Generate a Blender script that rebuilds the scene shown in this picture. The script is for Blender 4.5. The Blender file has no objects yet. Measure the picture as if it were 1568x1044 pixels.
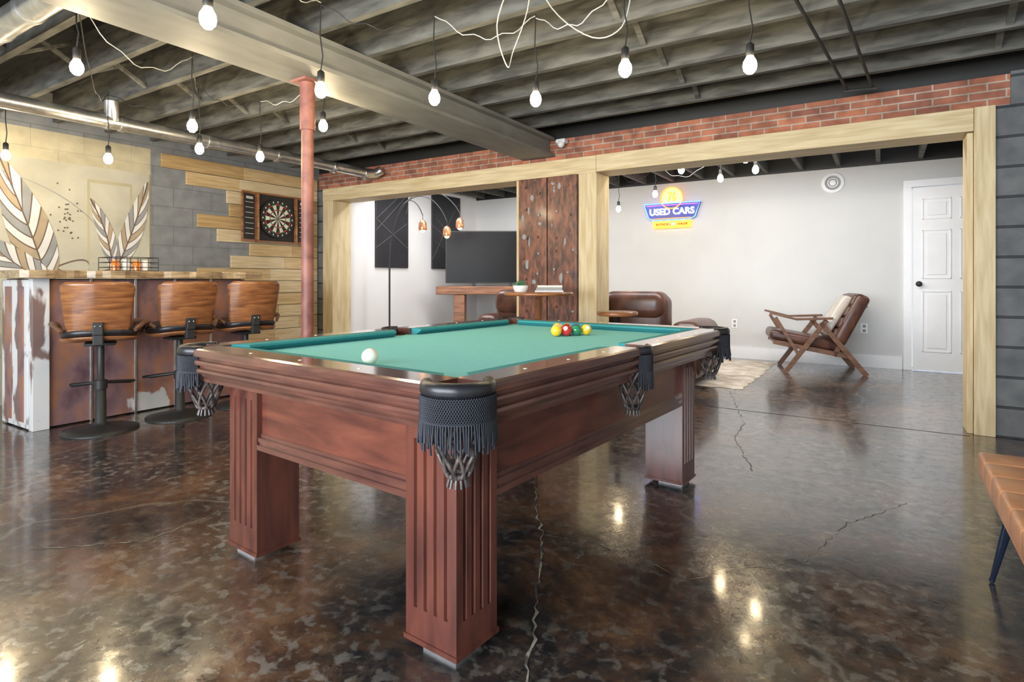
import bpy, bmesh, math, random
from mathutils import Vector, Matrix
random.seed(7)
R=math.radians
# ------------------------------------------------------------ materials
def base(name):
    m=bpy.data.materials.new(name); m.use_nodes=True
    nt=m.node_tree; b=nt.nodes['Principled BSDF']
    return m,nt,b
def N(nt,t,**k):
    n=nt.nodes.new(t)
    for a,v in k.items(): setattr(n,a,v)
    return n
def ramp(nt,fac,stops):
    r=nt.nodes.new('ShaderNodeValToRGB'); e=r.color_ramp.elements
    while len(e)<len(stops): e.new(.5)
    for i,(p,c) in enumerate(stops):
        e[i].position=p; e[i].color=(c[0],c[1],c[2],1)
    nt.links.new(fac,r.inputs[0]); return r.outputs[0]
def coords(nt,scale=(1,1,1),swz=None):
    tc=nt.nodes.new('ShaderNodeTexCoord'); out=tc.outputs['Object']
    if swz:
        s=nt.nodes.new('ShaderNodeSeparateXYZ'); c=nt.nodes.new('ShaderNodeCombineXYZ')
        nt.links.new(out,s.inputs[0])
        for i,a in enumerate(swz): nt.links.new(s.outputs[a],c.inputs[i])
        out=c.outputs[0]
    mp=nt.nodes.new('ShaderNodeMapping'); mp.inputs['Scale'].default_value=scale
    nt.links.new(out,mp.inputs['Vector']); return mp.outputs[0]
def bump(nt,b,h,s=.2,d=.01):
    n=nt.nodes.new('ShaderNodeBump'); n.inputs['Strength'].default_value=s; n.inputs['Distance'].default_value=d
    nt.links.new(h,n.inputs['Height']); nt.links.new(n.outputs[0],b.inputs['Normal'])
def mk(name,col,rough=.5,metal=0,col2=None,scale=6,st=(1,1,1),bmp=0,lo=.35,hi=.65,coat=0,detail=6,spec=None):
    m,nt,b=base(name)
    b.inputs['Roughness'].default_value=rough; b.inputs['Metallic'].default_value=metal
    b.inputs['Coat Weight'].default_value=coat; b.inputs['Coat Roughness'].default_value=.12
    if spec is not None: b.inputs['Specular IOR Level'].default_value=spec
    if col2 is None: col2=tuple(c*.85 for c in col)
    n=N(nt,'ShaderNodeTexNoise'); n.inputs['Scale'].default_value=scale; n.inputs['Detail'].default_value=detail
    n.inputs['Distortion'].default_value=.4
    nt.links.new(coords(nt,st),n.inputs['Vector'])
    nt.links.new(ramp(nt,n.outputs['Fac'],[(lo,col2),(hi,col)]),b.inputs['Base Color'])
    if bmp: bump(nt,b,n.outputs['Fac'],bmp)
    return m
def emi(name,col,s):
    m,nt,b=base(name)
    b.inputs['Base Color'].default_value=(*col,1); b.inputs['Emission Color'].default_value=(*col,1)
    b.inputs['Emission Strength'].default_value=s; return m
def brickmat(name,c1,c2,mort,bw,rh,ms,swz,rough=.85,bs=.5,lo=(.6,.58,.56)):
    m,nt,b=base(name); b.inputs['Roughness'].default_value=rough
    v=coords(nt,(1,1,1),swz)
    t=N(nt,'ShaderNodeTexBrick'); t.inputs['Scale'].default_value=1
    t.inputs['Brick Width'].default_value=bw; t.inputs['Row Height'].default_value=rh
    t.inputs['Mortar Size'].default_value=ms; t.inputs['Mortar Smooth'].default_value=.3
    t.inputs['Color1'].default_value=(*c1,1); t.inputs['Color2'].default_value=(*c2,1); t.inputs['Mortar'].default_value=(*mort,1)
    nt.links.new(v,t.inputs['Vector'])
    n=N(nt,'ShaderNodeTexNoise'); n.inputs['Scale'].default_value=9; n.inputs['Detail'].default_value=8
    nt.links.new(v,n.inputs['Vector'])
    mx=nt.nodes.new('ShaderNodeMix'); mx.data_type='RGBA'; mx.blend_type='MULTIPLY'; mx.inputs[0].default_value=.8
    nt.links.new(t.outputs['Color'],mx.inputs[6])
    nt.links.new(ramp(nt,n.outputs['Fac'],[(.3,lo),(.65,(1.15,1.12,1.1))]),mx.inputs[7])
    nt.links.new(mx.outputs[2],b.inputs['Base Color'])
    inv=nt.nodes.new('ShaderNodeMath'); inv.operation='SUBTRACT'; inv.inputs[0].default_value=1
    nt.links.new(t.outputs['Fac'],inv.inputs[1]); bump(nt,b,inv.outputs[0],bs,.008)
    return m
def floormat():
    m,nt,b=base('polished_concrete')
    v=coords(nt)
    def noise(s,d=8,dist=.6,rgh=.6,off=None):
        n=N(nt,'ShaderNodeTexNoise'); n.inputs['Scale'].default_value=s; n.inputs['Detail'].default_value=d
        n.inputs['Distortion'].default_value=dist; n.inputs['Roughness'].default_value=rgh
        nt.links.new(v,n.inputs['Vector']); return n.outputs['Fac']
    def mixc(f,a,c):
        mx=nt.nodes.new('ShaderNodeMix'); mx.data_type='RGBA'; nt.links.new(f,mx.inputs[0]); nt.links.new(a,mx.inputs[6])
        if isinstance(c,tuple): mx.inputs[7].default_value=(*c,1)
        else: nt.links.new(c,mx.inputs[7])
        return mx.outputs[2]
    def mul(a,c):
        q=nt.nodes.new('ShaderNodeMath'); q.operation='MULTIPLY'; nt.links.new(a,q.inputs[0])
        if isinstance(c,float): q.inputs[1].default_value=c
        else: nt.links.new(c,q.inputs[1])
        return q.outputs[0]
    c1=ramp(nt,noise(1.4,12,.3,.74),[(.36,(.010,.011,.013)),(.47,(.024,.021,.021)),(.56,(.085,.045,.026)),(.66,(.19,.105,.055)),(.75,(.26,.19,.13))])
    sp=ramp(nt,noise(21,5,.2,.5),[(.53,(0,0,0)),(.62,(1,1,1))])
    sp2=ramp(nt,noise(7,12,.4,.78),[(.51,(0,0,0)),(.66,(1,1,1))])
    big=ramp(nt,noise(.9,4,.3),[(.42,(.10,.10,.10)),(.60,(1,1,1))])
    c2=mixc(mul(mul(sp,big),.55),c1,(.29,.27,.23))
    c3=mixc(mul(mul(sp2,big),.55),c2,(.24,.175,.12))
    vo=N(nt,'ShaderNodeTexVoronoi',feature='DISTANCE_TO_EDGE'); vo.inputs['Scale'].default_value=.6
    nd=N(nt,'ShaderNodeTexNoise'); nd.inputs['Scale'].default_value=3; nd.inputs['Detail'].default_value=8
    nt.links.new(v,nd.inputs['Vector'])
    ad=nt.nodes.new('ShaderNodeMix'); ad.data_type='RGBA'; ad.inputs[0].default_value=.25
    nt.links.new(v,ad.inputs[6]); nt.links.new(nd.outputs['Color'],ad.inputs[7])
    nt.links.new(ad.outputs[2],vo.inputs['Vector'])
    vr=ramp(nt,vo.outputs['Distance'],[(.0,(.4,.4,.4)),(.007,(0,0,0))])
    nt.links.new(mixc(vr,c3,(.28,.27,.22)),b.inputs['Base Color'])
    nt.links.new(ramp(nt,noise(14,8,.3,.7),[(.36,(.12,.12,.12)),(.68,(.38,.38,.38))]),b.inputs['Roughness'])
    b.inputs['Specular IOR Level'].default_value=.85
    b.inputs['Coat Weight'].default_value=.6; b.inputs['Coat Roughness'].default_value=.10
    bump(nt,b,noise(20,6),.25,.004)
    return m
def rustmat():
    m,nt,b=base('weathered_rust_panel'); b.inputs['Roughness'].default_value=.42; b.inputs['Metallic'].default_value=.1
    v=coords(nt,(1,1,.6))
    n=N(nt,'ShaderNodeTexNoise'); n.inputs['Scale'].default_value=5; n.inputs['Detail'].default_value=8; nt.links.new(v,n.inputs['Vector'])
    c=ramp(nt,n.outputs['Fac'],[(.3,(.10,.055,.07)),(.48,(.25,.14,.14)),(.6,(.36,.16,.09)),(.7,(.34,.22,.21))])
    n2=N(nt,'ShaderNodeTexNoise'); n2.inputs['Scale'].default_value=2.7; n2.inputs['Detail'].default_value=6; nt.links.new(v,n2.inputs['Vector'])
    f=ramp(nt,n2.outputs['Fac'],[(.61,(0,0,0)),(.63,(1,1,1))])
    mx=nt.nodes.new('ShaderNodeMix'); mx.data_type='RGBA'; nt.links.new(f,mx.inputs[0]); nt.links.new(c,mx.inputs[6]); mx.inputs[7].default_value=(.6,.58,.55,1)
    nt.links.new(mx.outputs[2],b.inputs['Base Color']); bump(nt,b,n.outputs['Fac'],.2); return m

M={}
M['floor']=floormat()
M['crack']=mk('crack_filler',(.36,.33,.26),.6,col2=(.07,.06,.055),scale=12,lo=.42,hi=.6)
M['brick']=brickmat('red_brick',(.50,.19,.11),(.30,.12,.085),(.46,.40,.34),.20,.054,.006,'XZY',lo=(.45,.42,.4))
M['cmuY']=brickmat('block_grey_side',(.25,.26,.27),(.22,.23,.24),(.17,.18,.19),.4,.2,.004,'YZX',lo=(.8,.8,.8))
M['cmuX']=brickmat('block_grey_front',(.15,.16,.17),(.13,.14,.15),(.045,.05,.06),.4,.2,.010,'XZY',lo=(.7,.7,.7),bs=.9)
M['cream']=brickmat('painted_block_cream',(.54,.49,.34),(.50,.45,.31),(.40,.37,.27),.4,.2,.003,'YZX',bs=.2,lo=(.85,.84,.8))
M['mural']=mk('mural_cream',(.58,.55,.44),.6,col2=(.44,.42,.33),scale=2.5)
M['muralY']=mk('mural_ochre',(.52,.46,.29),.6,col2=(.44,.39,.25),scale=3)
M['white']=mk('white_wall',(.80,.80,.80),.6,col2=(.77,.77,.77),scale=2)
M['greyw']=mk('light_grey_wall',(.62,.62,.61),.55,col2=(.59,.59,.58),scale=2)
M['trim']=mk('white_trim',(.84,.84,.85),.35,col2=(.81,.81,.82))
M['pine']=mk('pine_timber',(.72,.60,.38),.6,col2=(.56,.43,.24),scale=3,st=(1,6,12),bmp=.1)
M['pineV']=mk('pine_post',(.72,.60,.38),.6,col2=(.56,.43,.24),scale=3,st=(12,6,1),bmp=.1)
M['pl1']=mk('pine_plank_light',(.66,.49,.27),.55,col2=(.50,.34,.16),scale=3,st=(4,1,14))
M['pl2']=mk('pine_plank_warm',(.56,.38,.18),.55,col2=(.40,.26,.11),scale=3,st=(4,1,14))
M['pl3']=mk('pine_plank_pale',(.72,.59,.38),.55,col2=(.56,.43,.25),scale=3,st=(4,1,14))
M['redbrown']=mk('rusted_red_board',(.26,.095,.055),.4,col2=(.065,.032,.026),scale=7,st=(4,3,1.5),bmp=.3,coat=.15,detail=10)
M['joist']=mk('joist_paint',(.16,.158,.142),.8,col2=(.06,.06,.055),scale=4,st=(1,5,5),bmp=.1)
M['joistd']=mk('joist_paint_dark',(.045,.045,.045),.7,col2=(.02,.02,.02),scale=4,st=(5,1,5))
M['deck']=mk('ceiling_deck',(.03,.03,.03),.9,col2=(.010,.010,.010),scale=3,st=(1,6,1))
M['blk']=mk('black_paint',(.02,.02,.02),.5)
M['beam']=mk('beam_paint',(.23,.23,.215),.6,col2=(.18,.18,.168),scale=3,st=(3,1,3))
M['silver']=mk('galvanised',(.75,.75,.74),.28,metal=.9,col2=(.5,.5,.49),scale=10)
M['redpipe']=mk('red_pipe',(.32,.13,.10),.5,col2=(.17,.06,.05),scale=8)
M['cherry']=mk('cherry_wood',(.17,.052,.034),.26,col2=(.065,.022,.018),scale=3,st=(5,5,1),coat=.5,lo=.3,hi=.7)
M['cherryH']=mk('cherry_wood_panel',(.20,.062,.038),.26,col2=(.085,.027,.02),scale=3,st=(1.2,1.2,6),coat=.5,lo=.3,hi=.7)
M['rail']=mk('rail_wood',(.17,.068,.048),.2,col2=(.075,.030,.025),scale=4,st=(1.2,1.2,8),coat=1,lo=.3,hi=.7)
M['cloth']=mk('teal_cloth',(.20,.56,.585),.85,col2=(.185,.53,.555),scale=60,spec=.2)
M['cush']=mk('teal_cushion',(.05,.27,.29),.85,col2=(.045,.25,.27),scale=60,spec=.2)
M['leatherK']=mk('black_leather',(.018,.018,.022),.35,scale=30,bmp=.1)
M['fringe']=mk('black_fringe',(.022,.025,.036),.6,scale=40)
M['net']=mk('leather_net',(.15,.12,.11),.3,col2=(.03,.025,.025),scale=30)
M['hole']=mk('pocket_dark',(.01,.01,.01),.9)
M['walnut']=mk('walnut_ply',(.40,.165,.06),.3,col2=(.18,.065,.025),scale=3,st=(2,2,14),coat=.4)
M['slab']=mk('live_edge_slab',(.50,.36,.20),.35,col2=(.20,.13,.07),scale=5,st=(3,1,6),coat=.4,bmp=.2)
M['rust']=rustmat()
M['peel']=mk('peeling_white_paint',(.66,.66,.66),.5,col2=(.20,.13,.12),scale=5,st=(1,1,.5),lo=.44,hi=.49)
M['leather']=mk('brown_leather',(.13,.055,.035),.33,col2=(.055,.024,.018),scale=6,bmp=.08)
M['saddle']=mk('saddle_leather',(.58,.29,.15),.35,col2=(.42,.19,.09),scale=8,bmp=.08)
M['mantel']=mk('mantel_wood',(.32,.14,.065),.5,col2=(.16,.065,.035),scale=4,st=(1,3,8))
M['lwood']=mk('lounge_wood',(.20,.10,.06),.4,col2=(.11,.055,.035),scale=4,st=(2,2,10))
M['rug']=mk('shag_rug',(.74,.67,.57),.95,col2=(.46,.37,.28),scale=7,bmp=.6)
M['blanket']=mk('woven_throw',(.78,.74,.68),.9,col2=(.5,.43,.37),scale=3,st=(1,18,1),lo=.45,hi=.55)
M['tv']=mk('tv_screen',(.008,.008,.009),.3,spec=.15)
M['art']=mk('art_black',(.025,.025,.03),.4)
M['artline']=mk('art_line',(.18,.18,.18),.4)
M['bulb']=emi('bulb_glow',(1,.80,.50),240)
M['bulb2']=emi('bulb_glow_back',(1,.80,.50),120)
M['lamp']=emi('lamp_glow',(1,.5,.2),18)
M['copper']=mk('copper_glass',(.55,.25,.12),.2,metal=.6)
M['wire']=mk('white_wire',(.55,.55,.52),.5)
M['cream2']=mk('ivory',(.82,.78,.62),.3)
M['red']=mk('red',(.55,.03,.03),.4); M['green']=mk('green',(.02,.22,.08),.4)
for n,c in dict(b_yellow=(.85,.55,.03),b_blue=(.02,.06,.4),b_red=(.6,.03,.03),b_purple=(.12,.03,.25),b_orange=(.85,.22,.03),b_green=(.02,.22,.10),b_maroon=(.25,.03,.04),b_black=(.012,.012,.012),b_cue=(.88,.86,.72)).items():
    M[n]=mk(n,c,.08,col2=c,coat=.6)
M['n_blue']=emi('neon_blue',(.10,.25,1),3); M['n_white']=emi('neon_white',(.85,.92,1),3); M['n_yel']=emi('neon_yellow',(1,.66,.05),.9)
M['n_or']=emi('neon_orange',(1,.22,.03),2.5); M['n_pur']=emi('neon_purple',(.5,.1,1),3); M['n_disc']=emi('neon_disc',(1,.70,.35),.5)
M['navy']=mk('sign_navy',(.03,.05,.32),.3)
M['grey']=mk('mural_grey',(.33,.34,.34),.6); M['dbrown']=mk('mural_brown',(.16,.11,.08),.6); M['tan']=mk('mural_tan',(.46,.36,.24),.6); M['mwhite']=mk('mural_white',(.78,.77,.74),.6)
M['steelblue']=mk('dark_blue_steel',(.03,.045,.09),.35,metal=.6)

# ------------------------------------------------------------ mesh builder
class B:
    def __init__(s): s.v=[];s.f=[];s.m=[];s.s=[];s.mats=[]
    def mi(s,k):
        if k not in s.mats: s.mats.append(k)
        return s.mats.index(k)
    def add(s,vs,fs,k,sm=False,T=None):
        o=len(s.v); i=s.mi(k)
        for p in vs:
            p=Vector(p); s.v.append(T@p if T else p)
        for f in fs: s.f.append([a+o for a in f]); s.m.append(i); s.s.append(sm)
    def box(s,x0,x1,y0,y1,z0,z1,k,bev=0,T=None,seg=2):
        if bev<=0:
            vs=[(x,y,z) for z in (z0,z1) for y in (y0,y1) for x in (x0,x1)]
            s.add(vs,[(0,2,3,1),(4,5,7,6),(0,1,5,4),(2,6,7,3),(0,4,6,2),(1,3,7,5)],k,False,T); return
        bm=bmesh.new(); bmesh.ops.create_cube(bm,size=1)
        for v in bm.verts: v.co=Vector(((x0+x1)/2+v.co.x*(x1-x0),(y0+y1)/2+v.co.y*(y1-y0),(z0+z1)/2+v.co.z*(z1-z0)))
        bmesh.ops.bevel(bm,geom=list(bm.edges),offset=bev,segments=seg,profile=.5,affect='EDGES')
        bm.verts.index_update()
        s.add([v.co.copy() for v in bm.verts],[[v.index for v in f.verts] for f in bm.faces],k,seg>2,T); bm.free()
    def tube(s,pts,r,k,n=8,T=None,cap=True):
        pts=[Vector(p) for p in pts]; m=len(pts)
        rr=r if isinstance(r,(list,tuple)) else [r]*m
        t=(pts[1]-pts[0]).normalized(); a=Vector((0,0,1)) if abs(t.z)<.9 else Vector((1,0,0))
        u=t.cross(a).normalized(); vs=[]
        for i,p in enumerate(pts):
            t2=(pts[min(i+1,m-1)]-pts[max(i-1,0)]).normalized()
            u=(u-t2*u.dot(t2)); u=u.normalized() if u.length>1e-6 else t2.orthogonal().normalized()
            w=t2.cross(u)
            for j in range(n):
                an=2*math.pi*j/n; vs.append(p+(u*math.cos(an)+w*math.sin(an))*rr[i])
        fs=[(i*n+j,i*n+(j+1)%n,(i+1)*n+(j+1)%n,(i+1)*n+j) for i in range(m-1) for j in range(n)]
        s.add(vs,fs,k,True,T)
        if cap: s.add(vs[:n],[list(range(n))[::-1]],k,False,T); s.add(vs[-n:],[list(range(n))],k,False,T)
    def bar(s,p,q,w,h,k,T=None,up=(0,0,1)):
        p=Vector(p);q=Vector(q);d=(q-p).normalized();u=d.cross(Vector(up))
        u=u.normalized() if u.length>1e-5 else Vector((1,0,0)); v=u.cross(d)
        vs=[a+u*i*w/2+v*j*h/2 for a in (p,q) for i,j in ((-1,-1),(1,-1),(1,1),(-1,1))]
        s.add(vs,[(0,1,2,3),(7,6,5,4),(0,4,5,1),(1,5,6,2),(2,6,7,3),(3,7,4,0)],k,False,T)
    def lathe(s,prof,k,c=(0,0,0),n=24,T=None,sm=True):
        vs=[];m=len(prof)
        for r,z in prof:
            for j in range(n):
                a=2*math.pi*j/n; vs.append((c[0]+r*math.cos(a),c[1]+r*math.sin(a),c[2]+z))
        fs=[(i*n+j,i*n+(j+1)%n,(i+1)*n+(j+1)%n,(i+1)*n+j) for i in range(m-1) for j in range(n)]
        s.add(vs,fs,k,sm,T)
        if prof[0][0]>1e-4: s.add(vs[:n],[list(range(n))[::-1]],k,False,T)
        if prof[-1][0]>1e-4: s.add(vs[-n:],[list(range(n))],k,False,T)
    def ball(s,c,r,k,n=20,sc=(1,1,1),T=None):
        h=n//2; prof=[(max(1e-5,r*math.sin(math.pi*i/h)),-r*math.cos(math.pi*i/h)) for i in range(h+1)]
        vs=[]
        for rr,z in prof:
            for j in range(n):
                a=2*math.pi*j/n; vs.append((c[0]+rr*math.cos(a)*sc[0],c[1]+rr*math.sin(a)*sc[1],c[2]+z*sc[2]))
        fs=[(i*n+j,i*n+(j+1)%n,(i+1)*n+(j+1)%n,(i+1)*n+j) for i in range(h) for j in range(n)]
        s.add(vs,fs,k,True,T)
    def prism(s,poly,z0,z1,k,T=None,sm=False):
        n=len(poly); vs=[(x,y,z0) for x,y in poly]+[(x,y,z1) for x,y in poly]
        s.add(vs,[list(range(n))[::-1],list(range(n,2*n))]+[(i,(i+1)%n,(i+1)%n+n,i+n) for i in range(n)],k,sm,T)
    def obj(s,name,loc=(0,0,0),rz=0,bevel=0):
        me=bpy.data.meshes.new(name); me.from_pydata([tuple(v) for v in s.v],[],s.f)
        for k in s.mats: me.materials.append(M[k])
        me.polygons.foreach_set('material_index',s.m); me.polygons.foreach_set('use_smooth',s.s); me.update()
        bm=bmesh.new(); bm.from_mesh(me); bmesh.ops.recalc_face_normals(bm,faces=bm.faces); bm.to_mesh(me); bm.free()
        o=bpy.data.objects.new(name,me); o.location=loc; o.rotation_euler=(0,0,rz)
        bpy.context.collection.objects.link(o)
        if bevel:
            b=o.modifiers.new('bevel','BEVEL'); b.width=bevel; b.segments=2; b.limit_method='ANGLE'; b.angle_limit=R(40)
        return o
def simple(name,*a,k='white',bevel=0):
    b=B(); b.box(*a,k); return b.obj(name,bevel=bevel)

# ------------------------------------------------------------ room shell
XL,XR,YF,YB,ZC=-6.2,2.2,-2.5,5.02,2.70
YFAR=8.2
simple('floor',-6.5,2.5,-2.8,8.5,-.1,0,k='floor')
simple('ceiling',-6.5,2.5,-2.8,8.5,ZC,ZC+.1,k='deck')
b=B(); b.box(XL-.2,XL,2.975,YB+.25,0,ZC,'cmuY'); b.box(XL-.2,XL,YF,2.975,0,2.36,'cream'); b.box(XL-.2,XL,YF,2.975,2.36,ZC,'cmuY'); b.obj('wall_left')
simple('wall_right',XR,XR+.2,YF,YFAR,0,ZC,k='greyw')
b=B(); b.box(XL,-4.5,YF-.2,YF,0,ZC,'greyw'); b.box(1.2,XR,YF-.2,YF,0,ZC,'greyw'); b.box(-4.5,1.2,YF-.2,YF,0,.7,'greyw'); b.box(-4.5,1.2,YF-.2,YF,2.3,ZC,'greyw'); b.obj('wall_front')
b=B()
for x in (-4.5,-2.62,-.72,1.14): b.box(x,x+.06,YF-.12,YF-.05,.7,2.3,'trim')
b.box(-4.5,1.2,YF-.12,YF-.05,.7,.76,'trim'); b.box(-4.5,1.2,YF-.12,YF-.05,2.24,2.3,'trim'); b.box(-4.5,1.2,YF-.11,YF-.06,1.48,1.52,'trim'); b.obj('window_1')
b=B(); b.box(XL,.72,YB+.02,YB+.24,2.21,2.42,'brick'); b.box(XL,XR,YB+.03,YB+.24,2.42,ZC,'blk')
b.box(XL,-6.055,YB,YB+.25,0,2.21,'cmuX'); b.box(.64,.72,YB,YB+.25,0,2.21,'cmuX'); b.box(.72,XR,YB,YB+.25,0,2.43,'cmuX'); b.obj('wall_back')
b=B(); b.box(-6.06,-2.25,YB-.03,YB+.27,2.05,2.21,'pine'); b.box(-2.248,.524,YB-.03,YB+.27,2.055,2.212,'pine'); b.obj('trim_1',bevel=.004)
b=B(); b.box(-6.055,-5.87,YB-.03,YB+.27,0,2.05,'pineV'); b.obj('trim_2',bevel=.004)
b=B(); b.box(.526,.64,YB-.03,YB+.27,0,2.215,'pineV'); b.box(.49,.524,YB,YB+.24,0,2.05,'pineV'); b.obj('trim_3',bevel=.004)
b=B(); b.box(-2.43,-2.245,YB-.03,YB+.27,0,2.05,'pineV'); b.box(-3.13,-3.09,YB-.02,YB+.27,0,2.05,'pineV'); b.obj('trim_4',bevel=.004)
b=B(); b.box(-3.085,-2.765,YB-.05,YB+.27,0,2.05,'redbrown'); b.box(-2.755,-2.435,YB-.05,YB+.27,0,2.05,'redbrown'); b.box(-2.52,-2.44,YB-.06,YB-.05,0,2.05,'redbrown')
for x in (-3.0,-2.84,-2.66,-2.5):
    for z in (.4,.75,1.1,1.3,1.5,1.7,1.92): b.lathe([(.014,0),(.010,.007)],'redbrown' if random.random()<.6 else 'grey',T=Matrix.Translation((x+random.uniform(-.03,.03),YB-.06,z+random.uniform(-.05,.05)))@Matrix.Rotation(R(90),4,'X'),n=10)
# worn, paint-chipped flecks on the boards
for i in range(14):
    x=random.choice([random.uniform(-3.05,-2.82),random.uniform(-2.72,-2.56)]); z=random.uniform(.9,2.0); w_=random.uniform(.008,.03); h_=random.uniform(.02,.07)
    pts=[(x+w_*math.cos(a)*random.uniform(.5,1),z+h_*math.sin(a)*random.uniform(.5,1)) for a in [2*math.pi*j/9 for j in range(9)]]
    b.add([(px,YB-.0515,pz) for px,pz in pts],[list(range(9))],'grey')
b.obj('support_column',bevel=.004)
# back rooms
b=B(); b.box(-6.2,.29,YFAR,YFAR+.2,0,ZC,'greyw'); b.box(1.11,XR,YFAR,YFAR+.2,0,ZC,'greyw'); b.box(.29,1.11,YFAR,YFAR+.2,2.125,ZC,'greyw'); b.obj('wall_far')
simple('wall_far_left',-6.2,-5.95,YB+.27,YFAR,0,2.5,k='white')
simple('wall_upper_band',-5.95,XR,YFAR-.01,YFAR,2.42,ZC,k='blk')
simple('baseboard_far',-5.95,.2,YFAR-.02,YFAR,0,.15,k='trim')
simple('baseboard_left',-5.95,-5.93,YB+.3,YFAR-.03,0,.15,k='trim')
b=B(); x=-5.8
while x<2.1:
    b.box(x,x+.045,YB+.26,YFAR-.02,2.44,ZC,'joist'); x+=.41
b.obj('ceiling_joists_back')
b=B(); y=-2.3; ys=[]
while y<4.98:
    b.box(XL+.01,XR-.01,y,y+.045,2.44,ZC,'joist'); ys.append(y); y+=.405
for xx in (-4.6,-1.25,.55):
    for a,c in zip(ys[:-1],ys[1:]):
        if a<-.5: continue
        b.bar((xx,a+.045,2.46),(xx,c,2.66),.035,.018,'joist'); b.bar((xx+.045,a+.045,2.66),(xx+.045,c,2.46),.035,.018,'joist')
b.obj('ceiling_joists')
b=B(); b.box(-3.06,-2.70,YF+.02,YB-.0,2.25,2.275,'beam'); b.box(-3.06,-2.70,YF+.02,YB,2.41,2.438,'beam')
b.box(-3.0,-2.76,YF+.02,YB,2.275,2.41,'beam'); b.obj('ceiling_beam')
b=B(); b.lathe([(.036,0),(.036,2.235)],'redpipe',c=(-2.93,2.30,0),n=20); b.lathe([(.06,0),(.06,.012),(.044,.03)],'redpipe',c=(-2.93,2.30,0),n=20)
b.lathe([(.044,1.95),(.044,2.235)],'redpipe',c=(-2.93,2.30,0),n=20)
b.box(-3.0,-2.86,2.23,2.37,2.235,2.249,'redpipe'); b.obj('support_pipe')
# ducts
b=B(); b.tube([(-5.07,.5,2.27),(-5.07,4.8,2.29),(-5.05,4.93,2.30),(-4.98,4.96,2.34)],.055,'silver',n=16)
for y in (1.3,2.1,2.2,2.9,3.6,4.3,4.75):
    b.tube([(-5.07,y,2.277),(-5.07,y+.03,2.277)],.063,'silver',n=16)
b.tube([(-5.07,2.15,2.27),(-5.03,2.13,2.36),(-5.02,2.12,2.43)],.05,'silver',n=12)
b.obj('air_duct')
b=B(); b.tube([(-4.6,1.12,2.36),(-3.12,1.12,2.36)],.065,'silver',n=16)
for x in (-3.9,-3.5): b.tube([(x,1.12,2.36),(x+.03,1.12,2.36)],.072,'silver',n=16)
b.obj('vent_pipe')
b=B()
b.tube([(-.42,2.4,2.42),(-.21,4.80,2.41)],.010,'joistd',n=8); b.tube([(-.24,2.4,2.42),(-.06,4.80,2.41)],.010,'joistd',n=8)
b.tube([(-.24,4.80,2.40),(-.03,4.84,2.40)],.014,'joistd')
b.obj('conduit_pipes')

# floor cracks
def strip(bb,pts,w,k):
    P=[]
    for a,c in zip(pts[:-1],pts[1:]):
        a=Vector(a);c=Vector(c);n=max(2,int((c-a).length/.03))
        for i in range(n): P.append(a.lerp(c,i/n)+Vector((random.uniform(-.009,.009),random.uniform(-.009,.009))))
    P.append(Vector(pts[-1])); vs=[]
    for i,p in enumerate(P):
        d=(P[min(i+1,len(P)-1)]-P[max(i-1,0)]).normalized(); n=Vector((-d.y,d.x))*w*random.uniform(.2,1)
        vs+= [(p.x+n.x,p.y+n.y,.0015),(p.x-n.x,p.y-n.y,.0015)]
    bb.add(vs,[(2*i,2*i+1,2*i+3,2*i+2) for i in range(len(P)-1)],k)
b=B()
strip(b,[(-1.6,2.75),(-1.316,2.266),(-1.172,2.081),(-.981,1.698),(-.884,1.521),(-.80,1.33),(-.7,1.05)],.006,'crack')
strip(b,[(-1.172,2.081),(-.95,2.14),(-.84,2.09),(-.70,2.08),(-.576,2.03),(-.45,2.2),(-.25,2.4),(-.12,2.9),(.1,3.3)],.002,'crack')
strip(b,[(-2.2,1.75),(-2.52,1.5),(-2.49,1.17),(-2.8,.9)],.003,'crack')
strip(b,[(-1.2,5.7),(-1.0,5.0),(-.85,4.5),(-.825,4.05),(-.6,3.4)],.004,'crack')
b.obj('floor_crack')
b=B(); b.box(-5.9,.5,4.93,4.936,.0003,.0012,'hole'); b.obj('floor_joint')

# ------------------------------------------------------------ left wall: planks, mural, dartboard
b=B(); ztop=2.335; h=.145
starts=[3.07,3.32,3.77,3.80,3.44,3.66,4.05,3.82,3.44,3.6,3.9,3.5,3.8,3.45,3.9,3.6]
kk=['pl2','pl1','pl3','pl2','pl2','pl3','pl1','pl3','pl1','pl3','pl1','pl2','pl3','pl1','pl3','pl1']
for i,(st,k) in enumerate(zip(starts,kk)):
    z1=ztop-i*h; br=random.uniform(st+.5,4.9)
    b.box(XL+.003,XL+.028,st,br,z1-h+.006,z1,k); b.box(XL+.003,XL+.028,br+.003,5.0,z1-h+.006,z1,random.choice(['pl1','pl2','pl3']))
b.obj('plank_wall_cladding',bevel=.002)
def bzp(p,c,q,t): return ((1-t)**2*p[0]+2*t*(1-t)*c[0]+t*t*q[0],(1-t)**2*p[1]+2*t*(1-t)*c[1]+t*t*q[1])
b=B(); b.box(XL+.002,XL+.012,.9,2.96,.9,2.10,'mural'); b.box(XL+.012,XL+.0135,2.42,2.80,1.2,1.98,'muralY'); b.box(XL+.0135,XL+.015,2.44,2.78,1.2,1.95,'mural')
def curvestrip(A,C,k,off):
    vs=[(XL+off,y,z) for y,z in A]+[(XL+off,y,z) for y,z in C]; n=len(A)
    b.add(vs,[(i,i+1,n+i+1,n+i) for i in range(n-1)],k)
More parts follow.
